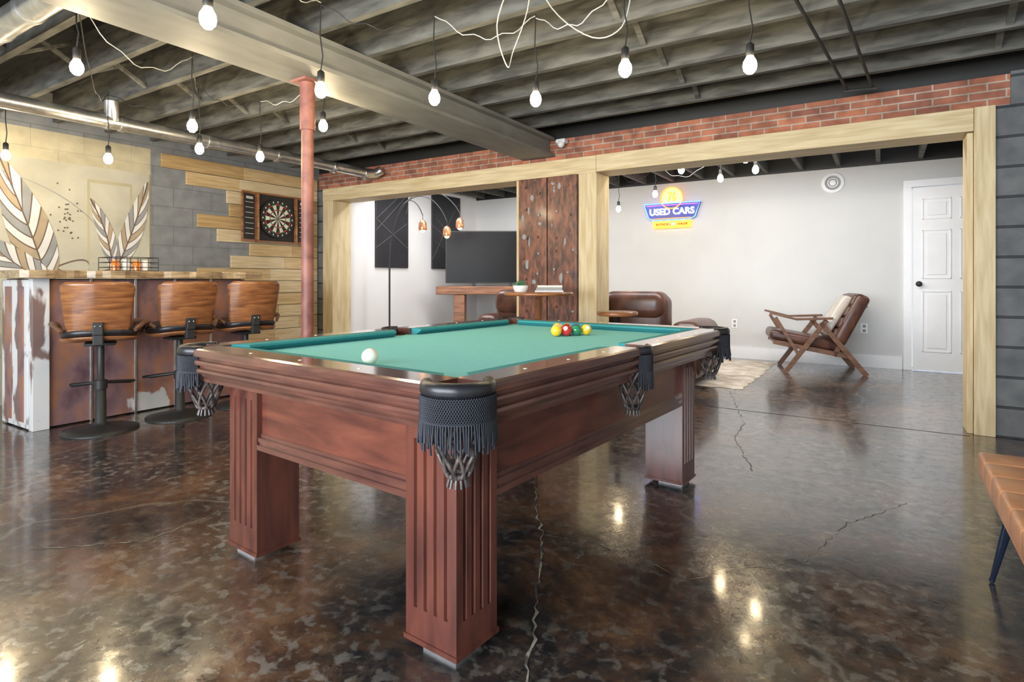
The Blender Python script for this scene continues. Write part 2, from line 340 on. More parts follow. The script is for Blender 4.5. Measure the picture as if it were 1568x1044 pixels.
def feather(base_,ctrl,tip,w,off):
    cyc=['mwhite','grey','mwhite','tan','mwhite','grey','mwhite','tan']
    nb=9
    def sp_(t): return bzp(base_,ctrl,tip,t)
    def edge(t,side):
        t=min(t,1.0); p=sp_(t); q=sp_(min(t+.01,1.0)) if t<.99 else sp_(t); p0=sp_(max(t-.01,0))
        d=Vector((q[0]-p0[0],q[1]-p0[1])).normalized(); n=Vector((d.y,-d.x))*side
        ww=w*math.sin(math.pi*min(1,t*.93+.05))**.8
        return (p[0]+n.x*ww,p[1]+n.y*ww)
    for side in (-1,1):
        for i in range(nb):
            t0=i/nb*.86; t1=(i+1)/nb*.86
            for (a0,a1,kk_,o2) in ((t0,t1,cyc[(i+(side>0)*3)%8],0),(t1-.014,t1,'dbrown',.0005)):
                def cv(t):
                    e=edge(t+.20,side); s0=sp_(t); m_=((s0[0]*.45+e[0]*.55),(s0[1]*.75+e[1]*.25)); return [bzp(s0,m_,e,j/8) for j in range(9)]
                curvestrip(cv(a0),cv(a1),kk_,off+o2)
    L_=[sp_(j/20) for j in range(21)]; curvestrip([(y-.006,z) for y,z in L_],[(y+.006,z) for y,z in L_],'dbrown',off+.001)
feather((2.64,1.12),(2.80,1.45),(2.94,2.02),.095,.018); feather((2.62,1.14),(2.62,1.45),(2.44,1.80),.07,.021)
feather((2.12,.98),(2.05,1.35),(1.78,2.08),.16,.018); feather((2.20,.98),(1.95,1.1),(1.60,1.45),.12,.022); feather((1.75,1.0),(1.4,1.2),(1.3,1.9),.16,.026)
def line(p,c,q,w,k='dbrown'):
    L_=[bzp(p,c,q,j/24) for j in range(25)]; curvestrip([(y,z-w) for y,z in L_],[(y,z+w) for y,z in L_],k,.0165)
line((2.1,1.12),(2.5,1.35),(2.42,1.10),.006); line((1.2,2.02),(2.3,2.02),(2.62,1.35),.004,'grey'); line((2.0,1.3),(2.25,1.0),(2.6,1.15),.005)
for i in range(30):
    y=random.gauss(2.25,.06); z=random.gauss(1.62,.12); b.box(XL+.013,XL+.0155,y,y+.012,z,z+.014,'dbrown')
b.obj('wall_mural')
b=B(); yc,zc=4.37,1.775
b.box(XL+.03,XL+.06,yc-.27,yc+.27,zc-.29,zc+.29,'blk'); b.box(XL+.06,XL+.10,yc-.27,yc-.25,zc-.29,zc+.29,'walnut'); b.box(XL+.06,XL+.10,yc+.25,yc+.27,zc-.29,zc+.29,'walnut')
b.box(XL+.06,XL+.10,yc-.25,yc+.25,zc+.27,zc+.29,'walnut'); b.box(XL+.06,XL+.10,yc-.25,yc+.25,zc-.29,zc-.27,'walnut')
for sgn in (-1,1):
    y0=yc+sgn*.28
    T=Matrix.Translation((XL+.05,y0,0))@Matrix.Rotation(R(-12*sgn),4,'Z')
    b.box(0,.02,min(0,sgn*.2),max(0,sgn*.2),zc-.29,zc+.29,'walnut',T=T); b.box(.02,.024,min(sgn*.02,sgn*.18),max(sgn*.02,sgn*.18),zc-.26,zc+.26,'blk',T=T)
    for j in range(7): b.box(.024,.026,min(sgn*.04,sgn*.16),max(sgn*.04,sgn*.16),zc-.2+j*.06,zc-.194+j*.06,'mwhite',T=T)
    b.box(.024,.026,min(sgn*.05,sgn*.15),max(sgn*.05,sgn*.15),zc+.2,zc+.23,'mwhite',T=T)
b.lathe([(.23,0),(.23,.03)],'blk',T=Matrix.Translation((XL+.06,yc,zc))@Matrix.Rotation(R(90),4,'Y'),n=40)
rings=[(.0,.012,2),(.012,.02,3),(.02,.10,0),(.10,.112,1),(.112,.165,0),(.165,.178,1)]
for r0,r1,t in rings:
    for i in range(20):
        a0=2*math.pi*(i-.5)/20;a1=2*math.pi*(i+.5)/20
        k={0:('blk','cream2'),1:('red','green'),2:('red','red'),3:('green','green')}[t][i%2]
        b.add([(XL+.093,yc+r*math.sin(a),zc+r*math.cos(a)) for r,a in ((r0,a0),(r1,a0),(r1,a1),(r0,a1))],[(0,1,2,3)],k)
for i in range(20):
    a=2*math.pi*i/20; b.box(XL+.091,XL+.094,yc+.2*math.sin(a)-.006,yc+.2*math.sin(a)+.006,zc+.2*math.cos(a)-.01,zc+.2*math.cos(a)+.01,'mwhite')
b.obj('dartboard_cabinet')

# ------------------------------------------------------------ bar
b=B(); b.box(-5.47,-4.98,1.62,3.18,0,1.055,'blk')
n=5
for i in range(n):
    y0=1.66+i*1.52/n; b.box(-4.985,-4.955,y0+.004,y0+1.52/n-.004,.01,1.05,'rust')
    b.box(-4.955,-4.945,y0+1.52/n-.012,y0+1.52/n+.006,0,1.055,'silver' if i<4 else 'rust')
b.box(-5.0,-4.93,1.60,1.70,0,1.058,'peel'); b.box(-5.47,-5.0,1.595,1.62,0.01,1.05,'peel'); b.box(-5.40,-5.28,1.588,1.6,.05,1.0,'rust'); b.box(-5.16,-5.06,1.588,1.6,.05,1.0,'rust')
rnd=random.Random(3); Y0,Y1=1.5,3.28; m=40
e1=[(-4.83+.03*math.sin(i*.55)+rnd.uniform(-.012,.012),Y0+(Y1-Y0)*i/m) for i in range(m+1)]
b.prism(e1+[(-5.62,Y1),(-5.62,Y0)],1.06,1.115,'slab')
b.obj('bar_counter',bevel=.004)
b=B()
b.box(-5.42,-5.12,2.20,2.52,1.116,1.124,'blk')
for x in (-5.42,-5.12):
    for z in (1.15,1.19,1.23): b.tube([(x,2.2,z),(x,2.52,z)],.003,'blk',n=5)
for y in (2.2,2.28,2.36,2.44,2.52):
    for x in (-5.42,-5.12): b.tube([(x,y,1.116),(x,y,1.23)],.003,'blk',n=5)
for y in (2.2,2.52):
    for z in (1.15,1.19,1.23): b.tube([(-5.42,y,z),(-5.12,y,z)],.003,'blk',n=5)
for i,y in enumerate((2.25,2.33,2.41,2.48)):
    b.lathe([(.028,0),(.03,.06),(.024,.075),(.024,.085)],['b_orange','mwhite','b_orange','mwhite'][i],c=(-5.25,y,1.124),n=14)
b.obj('wire_caddy')

# ------------------------------------------------------------ bar stools
def stool(name,x,y,rz):
    b=B()
    b.lathe([(.23,0),(.23,.010),(.16,.022),(.06,.04),(.035,.06),(.031,.33),(.022,.335),(.022,.60)],'blk',n=36)
    b.tube([(-.03,-.02,.33),(-.10,-.17,.31),(-.20,-.19,.30),(-.25,0,.30),(-.20,.19,.30),(-.10,.17,.31),(-.03,.02,.33)],.011,'blk',n=8)
    b.lathe([(.04,.29),(.04,.35)],'blk',n=16)
    b.box(-.09,.09,-.09,.09,.595,.615,'blk',.004)
    n=40
    def sup(a,rx,ry):
        c,s_=math.cos(a),math.sin(a); return (rx*math.copysign(abs(c)**.75,c),ry*math.copysign(abs(s_)**.75,s_))
    def ringm(levels,k):
        vs=[]
        for rx,ry,z in levels:
            for j in range(n):
                p=sup(2*math.pi*j/n,rx,ry); vs.append((p[0],p[1],z+ (0.02*(p[0]/rx)**2)))
        fs=[(i*n+j,i*n+(j+1)%n,(i+1)*n+(j+1)%n,(i+1)*n+j) for i in range(len(levels)-1) for j in range(n)]
        fs+= [list(range(n))[::-1],list(range((len(levels)-1)*n,len(levels)*n))]
        b.add(vs,fs,k,True)
    ringm([(.12,.13,.615),(.19,.205,.622),(.215,.23,.645),(.21,.225,.65)],'walnut')
    ringm([(.20,.215,.652),(.212,.225,.68),(.19,.2,.71),(.10,.11,.718)],'leatherK')
    nu,nv=24,14
    def sh(u,v,off):
        hw=.180+.045*v
        cr=.16; e=0
        if v<cr: e=(1-math.sqrt(max(0,1-((cr-v)/cr)**2)))
        if v>1-cr: e=(1-math.sqrt(max(0,1-((v-1+cr)/cr)**2)))
        hw-=e*.05
        rad=.30; a=u*hw/rad
        z=.680+.355*v
        return (-.085+(rad+off)*math.cos(a)+.055*v-.03*(1-v)**2,(rad+off)*math.sin(a),z)
    vs=[]
    for off in (0,.013):
        for i in range(nu+1):
            for j in range(nv+1): vs.append(sh(-1+2*i/nu,j/nv,off))
    W=nv+1; S=(nu+1)*W; fs=[]
    for i in range(nu):
        for j in range(nv):
            a=i*W+j; fs.append((a,a+1,a+W+1,a+W)); fs.append((S+a,S+a+W,S+a+W+1,S+a+1))
    for i in range(nu):
        for j in (0,nv): a=i*W+j; fs.append((a,a+W,S+a+W,S+a))
    for j in range(nv):
        for i in (0,nu): a=i*W+j; fs.append((a,a+1,S+a+1,S+a))
    b.add(vs,fs,'walnut',True)
    vs=[sh(-.9+1.8*i/nu,.06+.88*j/nv,-.022) for i in range(nu+1) for j in range(nv+1)]
    b.add(vs,[(i*W+j,i*W+j+1,(i+1)*W+j+1,(i+1)*W+j) for i in range(nu) for j in range(nv)],'leatherK',True)
    b.box(.185,.235,-.03,.03,.61,.70,'blk',.006); b.box(.205,.250,-.03,.03,.68,.765,'blk',.006)
    b.ball((.250,-.015,.74),.006,'silver',n=8); b.ball((.250,.015,.74),.006,'silver',n=8)
    for s_ in (-1,1):
        b.tube([(.14,s_*.205,.70),(.06,s_*.25,.74),(-.06,s_*.275,.745),(-.17,s_*.265,.735),(-.205,s_*.25,.71),(-.17,s_*.235,.67),(-.08,s_*.21,.645)],[.012,.017,.02,.02,.016,.013,.012],'lwood',n=8)
    return b.obj(name,(x,y,0),rz)
stool('bar_stool',-4.60,1.88,R(-26)); stool('bar_stool',-4.56,2.40,R(-10)); stool('bar_stool',-4.53,2.93,R(-14))

# ------------------------------------------------------------ pool table
def pool():
    b=B(); W,L,T=1.46,2.12,.794; hx,hy=W/2,L/2
    prof=[(-.11,.794),(-.012,.794),(-.002,.790),(0,.780),(0,.766),(-.014,.760),(-.016,.755),(-.003,.750),(-.002,.742),(-.004,.734),(-.018,.729),(-.020,.724),(-.008,.718),(-.007,.709),(-.010,.702),(-.024,.697),(-.026,.690),(-.032,.680),(-.034,.668),(-.11,.668)]
    def rail(side,a,c):
        vs=[]
        for t in (a,c):
            for d,z in prof:
                if side==0: vs.append((hx+d,t,z))
                elif side==1: vs.append((-hx-d,t,z))
                elif side==2: vs.append((t,hy+d,z))
                else: vs.append((t,-hy-d,z))
        n=len(prof)
        b.add(vs,[(i,(i+1)%n,(i+1)%n+n,i+n) for i in range(n)]+[list(range(n))[::-1],list(range(n,2*n))],'rail')
    cc=.105; sp=.045
    for s_ in (0,1):
        rail(s_,-hy+cc,-sp); rail(s_,sp,hy-cc)
    for s_ in (2,3): rail(s_,-hx+cc,hx-cc)
    a,bb=hx-.09,hy-.09; cx,cy=hx-.075,hy-.075; r=.066
    def arc(c,r,a0,a1,n=10): return [(c[0]+r*math.cos(a0+(a1-a0)*i/n),c[1]+r*math.sin(a0+(a1-a0)*i/n)) for i in range(n+1)]
    al=math.asin(.015/r)
    poly=[]
    poly+=arc((cx,-cy),r,math.pi-al,math.pi/2+al)
    sx=hx-.055; be=math.acos(.035/.055)
    poly+=arc((sx,0),.055,-math.pi/2-(math.pi/2-be),-3*math.pi/2+(math.pi/2-be))
    poly+=arc((cx,cy),r,-math.pi/2-al,-math.pi+al)
    poly+=arc((-cx,cy),r,-al,-math.pi/2+al)
    poly+=arc((-sx,0),.055,math.pi/2-(math.pi/2-be),-math.pi/2+(math.pi/2-be))
    poly+=arc((-cx,-cy),r,math.pi/2-al,al)
    b.prism(poly,.735,.760,'cloth')
    o,i_=.108,.16
    def cushion(q):
        (p0,p1,p2,p3)=q
        vs=[(*p0,.7935),(*p1,.7935),(*p2,.790),(*p3,.790),(*p2,.781),(*p3,.781),(p1[0]*.5+p2[0]*.5,p1[1]*.5+p2[1]*.5,.761),(p0[0]*.5+p3[0]*.5,p0[1]*.5+p3[1]*.5,.761),(*p0,.761),(*p1,.761)]
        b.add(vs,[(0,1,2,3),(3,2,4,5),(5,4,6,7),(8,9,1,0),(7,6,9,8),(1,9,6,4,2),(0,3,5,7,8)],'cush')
    for s_ in (-1,1):
        cushion([(-hx+.155,s_*(hy-o)),(hx-.155,s_*(hy-o)),(hx-.205,s_*(hy-i_)),(-hx+.205,s_*(hy-i_))])
        for t in (-1,1):
            cushion([(s_*(hx-o),t*(hy-.155)),(s_*(hx-o),t*.065),(s_*(hx-i_),t*.085),(s_*(hx-i_),t*(hy-.205))])
    for t in (-.75,-.5,-.25,.25,.5,.75):
        for s_ in (-1,1): b.lathe([(.006,0),(.005,.0012)],'cream2',c=(s_*(hx-.055),t*(hy-.1),.794),n=10)
    for t in (-.4,0,.4):
        for s_ in (-1,1): b.lathe([(.006,0),(.005,.0012)],'cream2',c=(t*hx,s_*(hy-.055),.794),n=10)
    def pocket(c,ang,half,R0,R1,rh):
        n=28
        angs=[ang-half+2*half*i/n for i in range(n+1)]
        prof=[(R0,.768),(R0,.795),(R0+.008,.801),(R1-.008,.800),(R1,.792),(R1+.002,.775),(R1-.004,.762)]
        vs=[(c[0]+rr*math.cos(t),c[1]+rr*math.sin(t),z) for t in angs for rr,z in prof]; m=len(prof)
        b.add(vs,[(i*m+j,i*m+(j+1)%m,(i+1)*m+(j+1)%m,(i+1)*m+j) for i in range(n) for j in range(m)]+[list(range(m)),list(range(n*m,n*m+m))],'leatherK',True)
        hb=half*.92; an2=[ang-hb+2*hb*i/n for i in range(n+1)]
        prof=[(R1-.005,.765),(R1-.003,.74),(R1-.006,.70),(R1-.010,.70),(R1-.012,.765)]
        vs=[(c[0]+rr*math.cos(t),c[1]+rr*math.sin(t),z) for t in an2 for rr,z in prof]; m=len(prof)
        b.add(vs,[(i*m+j,i*m+(j+1)%m,(i+1)*m+(j+1)%m,(i+1)*m+j) for i in range(n) for j in range(m)],'fringe',True)
        k=int(46*half/R(100))
        for i in range(k):
            t=ang-hb+2*hb*(i+.5)/k; d=2*hb/k
            for dd in (-1,1):
                P=[(c[0]+(R1)*math.cos(t+dd*d*.5*math.cos(math.pi*j)),c[1]+(R1)*math.sin(t+dd*d*.5*math.cos(math.pi*j)),.765-.011*j) for j in range(7)]
                b.tube(P,.0019,'fringe',n=4)
        for i in range(k+1):
            t=ang-hb+2*hb*i/k; w=random.uniform(-.005,.006); ln=random.uniform(.108,.140); sd=random.uniform(-.05,.05)
            P=[(c[0]+(R1+dr)*math.cos(t+da),c[1]+(R1+dr)*math.sin(t+da),z) for dr,da,z in ((0,0,.705),(.002,sd*.4,.68),(w,sd,.765-ln))]
            b.tube(P,[.0024,.0028,.0032],'fringe',n=5)
        b.lathe([(rh,.758),(rh,.66)],'hole',c=(c[0],c[1],0),n=24)
        b.lathe([(rh,.66),(.002,.655)],'hole',c=(c[0],c[1],0),n=24)
        for d in (-1,1):
            for i in range(8):
                P=[]
                for j in range(9):
                    f=j/8; t=2*math.pi*i/8+d*f*1.3; rr=rh+.004-(rh-.024)*f**1.5; P.append((c[0]+rr*math.cos(t),c[1]+rr*math.sin(t),.70-.145*f))
                b.tube(P,.0052,'net',n=6)
        b.tube([(c[0]+.024*math.cos(t),c[1]+.024*math.sin(t),.556) for t in [2*math.pi*i/12 for i in range(13)]],.007,'net',n=6)
        for i in range(12):
            t=2*math.pi*i/12; b.tube([(c[0]+.020*math.cos(t),c[1]+.020*math.sin(t),.56),(c[0]+.028*math.cos(t),c[1]+.028*math.sin(t),.528)],.004,'net',n=5)
    for sx_ in (-1,1):
        for sy in (-1,1): pocket((sx_*cx,sy*cy),math.atan2(sy,sx_),R(102),.066,.096,.066)
        pocket((sx_*(hx-.055),0),0 if sx_>0 else math.pi,R(52),.050,.074,.055)
    ox,oy=hx-.137,hy-.137; lx,ly=.195,.175
    b.box(-ox+.02,ox-.02,-oy+.02,oy-.02,.46,.668,'cherryH')
    b.box(-ox+.03,ox-.03,-oy+.03,oy-.03,.44,.46,'hole')
    for s_ in (-1,1):
        for (z0,z1,p) in ((.420,.438,.020),(.438,.450,.010),(.450,.464,.016),(.464,.476,.004)):
            y0,y1=sorted((s_*(oy-.03),s_*(oy-.02+p))); b.box(-ox+lx,ox-lx,y0,y1,z0,z1,'rail')
            x0,x1=sorted((s_*(ox-.03),s_*(ox-.02+p))); b.box(x0,x1,-oy+ly,oy-ly,z0,z1,'rail')
    def leg(sx_,sy):
        def side(length,cnt):
            pts=[]; g=.014; sp_=length/(cnt+1)
            for i in range(cnt):
                c=sp_*(i+1); pts+=[(c-g/2,0),(c-g/4,.009),(c+g/4,.009),(c+g/2,0)]
            return pts
        P=[(0,0),(lx,0)]+[(lx-d,a_) for a_,d in side(ly,4)]+[(lx,ly)]+[(lx-a_,ly-d) for a_,d in side(lx,4)]+[(0,ly)]
        def tr(p): return (sx_*(ox-lx+p[0]),sy*(oy-ly+p[1]))
        b.prism([tr(p) for p in P],.12,.60,'cherry')
        Q=[(0,0),(lx,0),(lx,ly),(0,ly)]
        b.prism([tr(p) for p in Q],.035,.12,'cherry'); b.prism([tr(p) for p in Q],.60,.668,'cherry')
        e=.005; Q=[(-e,-e),(lx+e,-e),(lx+e,ly+e),(-e,ly+e)]; b.prism([tr(p) for p in Q],.022,.036,'cherry')
        Q=[(.05,.05),(lx-.02,.05),(lx-.02,ly-.02),(.05,ly-.02)]; b.prism([tr(p) for p in Q],0,.022,'trim')
    for sx_ in (-1,1):
        for sy in (-1,1): leg(sx_,sy)
    return b.obj('pool_table',(-1.486,2.198,0),R(-4.2))
pool()
def pball(name,x,y,k,stripe=False):
    b=B(); r=.0286; b.ball((0,0,0),r,k if not stripe else 'b_cue',n=28)
    if stripe:
        prof=[(math.sqrt(r*r-z*z)+.0002,z) for z in [-.014+.028*i/8 for i in range(9)]]
        b.lathe(prof,k,n=28,T=Matrix.Rotation(R(50),4,'X'))
    elif k!='b_cue':
        T=Matrix.Rotation(random.uniform(0,6),4,'Z')@Matrix.Rotation(R(60),4,'X')
        prof=[(max(1e-5,(r+.0003)*math.sin(a)),(r+.0003)*math.cos(a)) for a in [.40*i/5 for i in range(6)]]
        b.lathe(prof[::-1][0:6],'b_cue',T=T,n=14)
    return b.obj(name,(x,y,.760+r))
pball('cue_ball',-1.465,1.404,'b_cue')
u=Vector((.074,.998)); v=Vector((.998,-.074)); c0=Vector((-1.40,2.62))
cols_=[('b_yellow',0),('b_yellow',1),('b_red',0),('b_yellow',0),('b_black',0),('b_green',0),('b_yellow',0),('b_orange',0),('b_blue',0),('b_yellow',0)]
k=0
for row in range(4):
    for i in range(row+1):
        p=c0+u*row*.0505+v*(i-row/2)*.0582
        pball('pool_ball',p.x,p.y,cols_[k][0],bool(cols_[k][1])); k+=1

# ------------------------------------------------------------ pub table, stool, tray
b=B(); b.lathe([(.24,0),(.24,.015),(.05,.04),(.03,.08),(.03,.90),(.08,.915)],'copper',n=32); b.lathe([(.28,.915),(.295,.92),(.295,.94),(.285,.945)],'walnut',n=40); b.obj('pub_table',(-2.47,4.30,0))
b=B(); b.box(-.12,.12,-.08,.08,0,.012,'trim',.003); b.box(-.11,.11,-.075,.075,.013,.035,'grey',.002); b.box(-.10,.11,-.07,.07,.036,.055,'mwhite',.002); b.obj('stack_of_magazines',(-2.40,4.36,.946),R(30))
b=B(); b.lathe([(.05,0),(.06,.02),(.065,.05),(.06,.055),(.055,.03),(.001,.02)],'trim',n=24)
for i in range(40):
    a=random.uniform(0,6.28); r0=random.uniform(0,.04); b.tube([(r0*math.cos(a),r0*math.sin(a),.03),(r0*1.5*math.cos(a),r0*1.5*math.sin(a),.07+random.uniform(0,.03))],[.004,.001],'green',n=5)
b.obj('potted_succulent',(-2.60,4.22,.946))
b=B(); b.lathe([(.17,0),(.17,.012),(.04,.03),(.022,.06),(.022,.73),(.07,.745)],'blk',n=28); b.lathe([(.16,.745),(.17,.75),(.17,.775),(.16,.782)],'walnut',n=36); b.obj('round_stool',(-1.88,4.61,0))

# ------------------------------------------------------------ sofa
b=B()
b.box(-1.3,1.3,-.42,.42,.08,.36,'leather',.04,seg=4)
for i in range(3):
    x0=-1.02+i*.68; b.box(x0+.005,x0+.675,-.22,.44,.34,.50,'leather',.05,seg=4)
    b.box(x0+.005,x0+.675,-.42,-.14,.30,.90,'leather',.09,seg=5); b.box(x0+.02,x0+.66,-.48,-.16,.66,.93,'leather',.10,seg=5)
for s_ in (-1,1):
    x0,x1=sorted((s_*1.02,s_*1.34)); b.box(x0,x1,-.40,.46,.08,.64,'leather',.12,seg=5)
for x in (-1.2,1.2):
    for y in (-.35,.35): b.box(x-.03,x+.03,y-.03,y+.03,.015,.09,'blk')
b.obj('leather_sofa',(-2.80,6.02,0))
# ------------------------------------------------------------ lounge chair
b=B()
for s_ in (-1,1):
    y=s_*.31
    b.bar((.08,y,.60),(-.34,y,.0),.028,.05,'lwood'); b.bar((.02,y,.57),(.47,y,.0),.028,.05,'lwood')
    b.bar((-.50,y,.67),(-.22,y,.60),.055,.022,'lwood'); b.bar((-.23,y,.602),(.14,y,.62),.06,.024,'lwood')
    b.bar((-.46,y*.9,.34),(.30,y*.9,.20),.025,.05,'lwood'); b.bar((.16,y*.9,.20),(.46,y*.9,.86),.025,.045,'lwood'); b.bar((-.20,y,.20),(-.44,y,.62),.024,.035,'lwood')
for p in ((-.44,.34),(.27,.20),(.45,.84)): b.bar((p[0],-.29,p[1]),(p[0],.29,p[1]),.03,.03,'lwood')
T1=Matrix.Translation((-.12,0,.36))@Matrix.Rotation(R(10),4,'Y'); b.box(-.38,.34,-.28,.28,-.06,.06,'leather',.045,T=T1,seg=4)
T2=Matrix.Translation((.32,0,.60))@Matrix.Rotation(R(26),4,'Y'); b.box(-.07,.08,-.30,.30,-.30,.31,'leather',.05,T=T2,seg=4)
for i in range(4): b.box(-.09,-.03,-.28,.28,-.27+i*.14,-.14+i*.14,'leather',.025,T=T2,seg=3)
T3=Matrix.Translation((.20,0,.62))@Matrix.Rotation(R(30),4,'Y'); b.box(-.06,.03,-.24,.12,-.22,.26,'blanket',.035,T=T3,seg=4); b.box(-.04,.20,-.22,.10,.245,.27,'blanket',.011,T=T3,seg=3)
b.obj('lounge_chair',(-.67,7.60,.0),R(14))
b=B(); nx,ny=44,40; x0,x1,y0,y1=-3.7,-1.12,5.84,7.98
vs=[]
for i in range(nx+1):
    for j in range(ny+1):
        ed=(i in (0,nx)) or (j in (0,ny)); jx=random.uniform(-.02,.02);jy=random.uniform(-.02,.02)
        vs.append((x0+(x1-x0)*i/nx+jx,y0+(y1-y0)*j/ny+jy,.002 if ed else random.uniform(.006,.013)))
b.add(vs,[(i*(ny+1)+j,(i+1)*(ny+1)+j,(i+1)*(ny+1)+j+1,i*(ny+1)+j+1) for i in range(nx) for j in range(ny)],'rug',True); b.obj('shag_rug')

# ------------------------------------------------------------ far wall things
b=B()
b.box(.21,.292,YFAR-.035,YFAR-.001,0,2.19,'trim'); b.box(1.108,1.19,YFAR-.035,YFAR-.001,0,2.19,'trim'); b.box(.21,1.19,YFAR-.037,YFAR-.001,2.12,2.20,'trim')
b.box(.300,1.100,YFAR-.018,YFAR+.02,.012,2.112,'trim')
def panel(x0,x1,z0,z1):
    y=YFAR-.018; w=.012
    b.box(x0,x1,y-.010,y,z0,z0+w,'trim'); b.box(x0,x1,y-.010,y,z1-w,z1,'trim'); b.box(x0,x0+w,y-.010,y,z0,z1,'trim'); b.box(x1-w,x1,y-.010,y,z0,z1,'trim')
    b.box(x0+.045,x1-.045,y-.009,y,z0+.045,z1-.045,'trim')
for x0 in (.39,.74):
    panel(x0,x0+.27,.22,.92); panel(x0,x0+.27,1.06,1.62); panel(x0,x0+.27,1.74,1.98)
T=Matrix.Translation((.36,YFAR-.02,1.0))@Matrix.Rotation(R(90),4,'X')
b.lathe([(.032,0),(.032,.006),(.012,.008),(.012,.035),(.028,.042),(.03,.06),(.02,.07),(.001,.072)],'blk',T=T,n=20)
b.obj('door_1',bevel=.003)
b=B(); T=Matrix.Translation((-.513,YFAR,2.245))@Matrix.Rotation(R(90),4,'X')
b.lathe([(.13,0),(.13,.008),(.115,.012),(.10,.010),(.09,.016),(.07,.012),(.05,.02),(.001,.022)],'trim',T=T,n=32); b.lathe([(.08,.0135),(.088,.0165)],'grey',T=T,n=32); b.lathe([(.035,.0205),(.045,.0205)],'grey',T=T,n=24); b.obj('wall_speaker')
for x in (-1.67,-.18):
    b=B(); b.box(x-.037,x+.037,YFAR-.006,YFAR,.40,.52,'trim',.002); b.box(x-.016,x+.016,YFAR-.008,YFAR-.005,.415,.45,'grey'); b.box(x-.016,x+.016,YFAR-.008,YFAR-.005,.47,.505,'grey'); b.obj('wall_outlet')
# neon sign
b=B(); cx_,cz=-2.51,2.03; Y=YFAR-.03
ban=[(-.40,.10),(.40,.10),(.33,-.10),(.26,-.135),(-.26,-.135),(-.33,-.10)]
def xz(poly,y0,y1,k):
    n=len(poly); vs=[(cx_+x,y0,cz+z) for x,z in poly]+[(cx_+x,y1,cz+z) for x,z in poly]
    b.add(vs,[list(range(n)),list(range(n,2*n))]+[(i,(i+1)%n,(i+1)%n+n,i+n) for i in range(n)],k)
xz(ban,Y-.02,Y+.03,'navy'); xz([(-.28,-.145),(.28,-.145),(.26,-.25),(-.26,-.25)],Y-.015,Y+.03,'n_yel')
circ=[(.15*math.cos(a),.175+.15*math.sin(a)) for a in [2*math.pi*i/28 for i in range(28)]]; xz(circ,Y-.012,Y+.03,'n_disc')
def tubexz(pts,k,r=.008,close=True):
    P=[(cx_+x,Y-.035,cz+z) for x,z in pts]
    if close: P.append(P[0])
    b.tube(P,r,k,n=6)
tubexz(ban,'n_blue'); tubexz([(x*1.05,z) for x,z in circ],'n_or',.008)
tubexz([(-.37,.075),(.37,.075)],'n_pur',.006,False); tubexz([(-.27,-.115),(.27,-.115)],'n_or',.006,False)
tubexz([(-.06,.25),(.0,.25),(-.04,.13)],'n_or',.010,False); tubexz([(.05,.25),(.02,.18),(.03,.135),(.06,.14),(.06,.17),(.03,.18)],'n_or',.010,False)
sign=b.obj('neon_sign')
def txt(s,x,z,size,k,par,off=.002):
    c=bpy.data.curves.new('lettering','FONT'); c.body=s; c.size=size; c.extrude=.004; c.align_x='CENTER'; c.align_y='CENTER'; c.offset=off
    o=bpy.data.objects.new('lettering',c); o.location=(x,Y-.03,z); o.rotation_euler=(R(90),0,0); o.data.materials.append(M[k]); bpy.context.collection.objects.link(o); o.parent=par
txt('USED CARS',cx_,cz-.02,.125,'n_white',sign,.003); txt('AUTHORIZED DEALER',cx_,cz-.197,.045,'b_red',sign,.001)
for (y0,y1) in ((5.79,6.44),(6.99,7.70)):
    b=B(); X=-5.95; b.box(X,X+.03,y0,y1,1.22,2.40,'art',.003)
    w=y1-y0
    for i in range(4):
        a=(random.uniform(0,w),1.22+random.uniform(0,1.1)); c=(random.choice([0,w]),1.22+random.uniform(0,1.1))
        b.bar((X+.032,y0+a[0],a[1]),(X+.032,y0+c[0],c[1]),.004,.004,'artline')
    b.bar((X+.032,y0,1.9),(X+.032,y1,1.5),.004,.005,'artline')
    b.obj('wall_art_panel')
rz=R(33)
b=B(); b.box(-.70,.70,-.02,.03,.995,1.78,'blk',.005); b.box(-.685,.685,-.024,-.018,1.01,1.765,'tv'); b.box(-.30,-.26,-.12,.14,.955,.97,'blk'); b.box(.26,.30,-.12,.14,.955,.97,'blk'); b.box(-.30,-.26,-.01,.02,.97,1.0,'blk'); b.box(.26,.30,-.01,.02,.97,1.0,'blk'); b.obj('television',(-4.95,7.22,0),rz)
b=B(); b.box(-.82,.82,-.22,.22,.83,.952,'mantel',.01); b.box(-.56,-.40,-.2,.2,0,.83,'mantel',.01); b.box(.40,.56,-.2,.2,0,.83,'mantel',.01); b.box(-.8,.8,-.15,.15,.25,.32,'mantel',.008); b.obj('console_table',(-4.95,7.22,0),rz)
b=B(); bx,by=-5.50,5.62
b.lathe([(.17,0),(.17,.025),(.02,.035)],'blk',c=(bx,by,0),n=28); b.tube([(bx,by,.03),(bx,by,1.2),(bx+.02,by,1.55)],.012,'blk')
def arcw(ex,ez,top):
    P=[]
    for i in range(17):
        t=i/16
        p0=(.02,1.5);p1=(.10,top);p2=(ex*.75,top+.02);p3=(ex,ez)
        q=[(1-t)**3*p0[j]+3*t*(1-t)**2*p1[j]+3*t*t*(1-t)*p2[j]+t**3*p3[j] for j in (0,1)]
        P.append((bx+q[0]*.844,by+q[0]*.537,q[1]))
    b.tube(P,.007,'blk',n=6)
    e=P[-1]; b.tube([e,(e[0],e[1],e[2]-.06)],.004,'blk',n=5)
    c=(e[0],e[1],e[2]-.20)
    b.lathe([(.012,.14),(.03,.13),(.05,.10),(.055,.02),(.05,0)],'copper',c=c,n=18); b.ball((c[0],c[1],c[2]+.01),.035,'lamp',n=14)
arcw(.44,1.90,2.2); arcw(.76,1.82,2.30); arcw(.93,1.93,2.36)
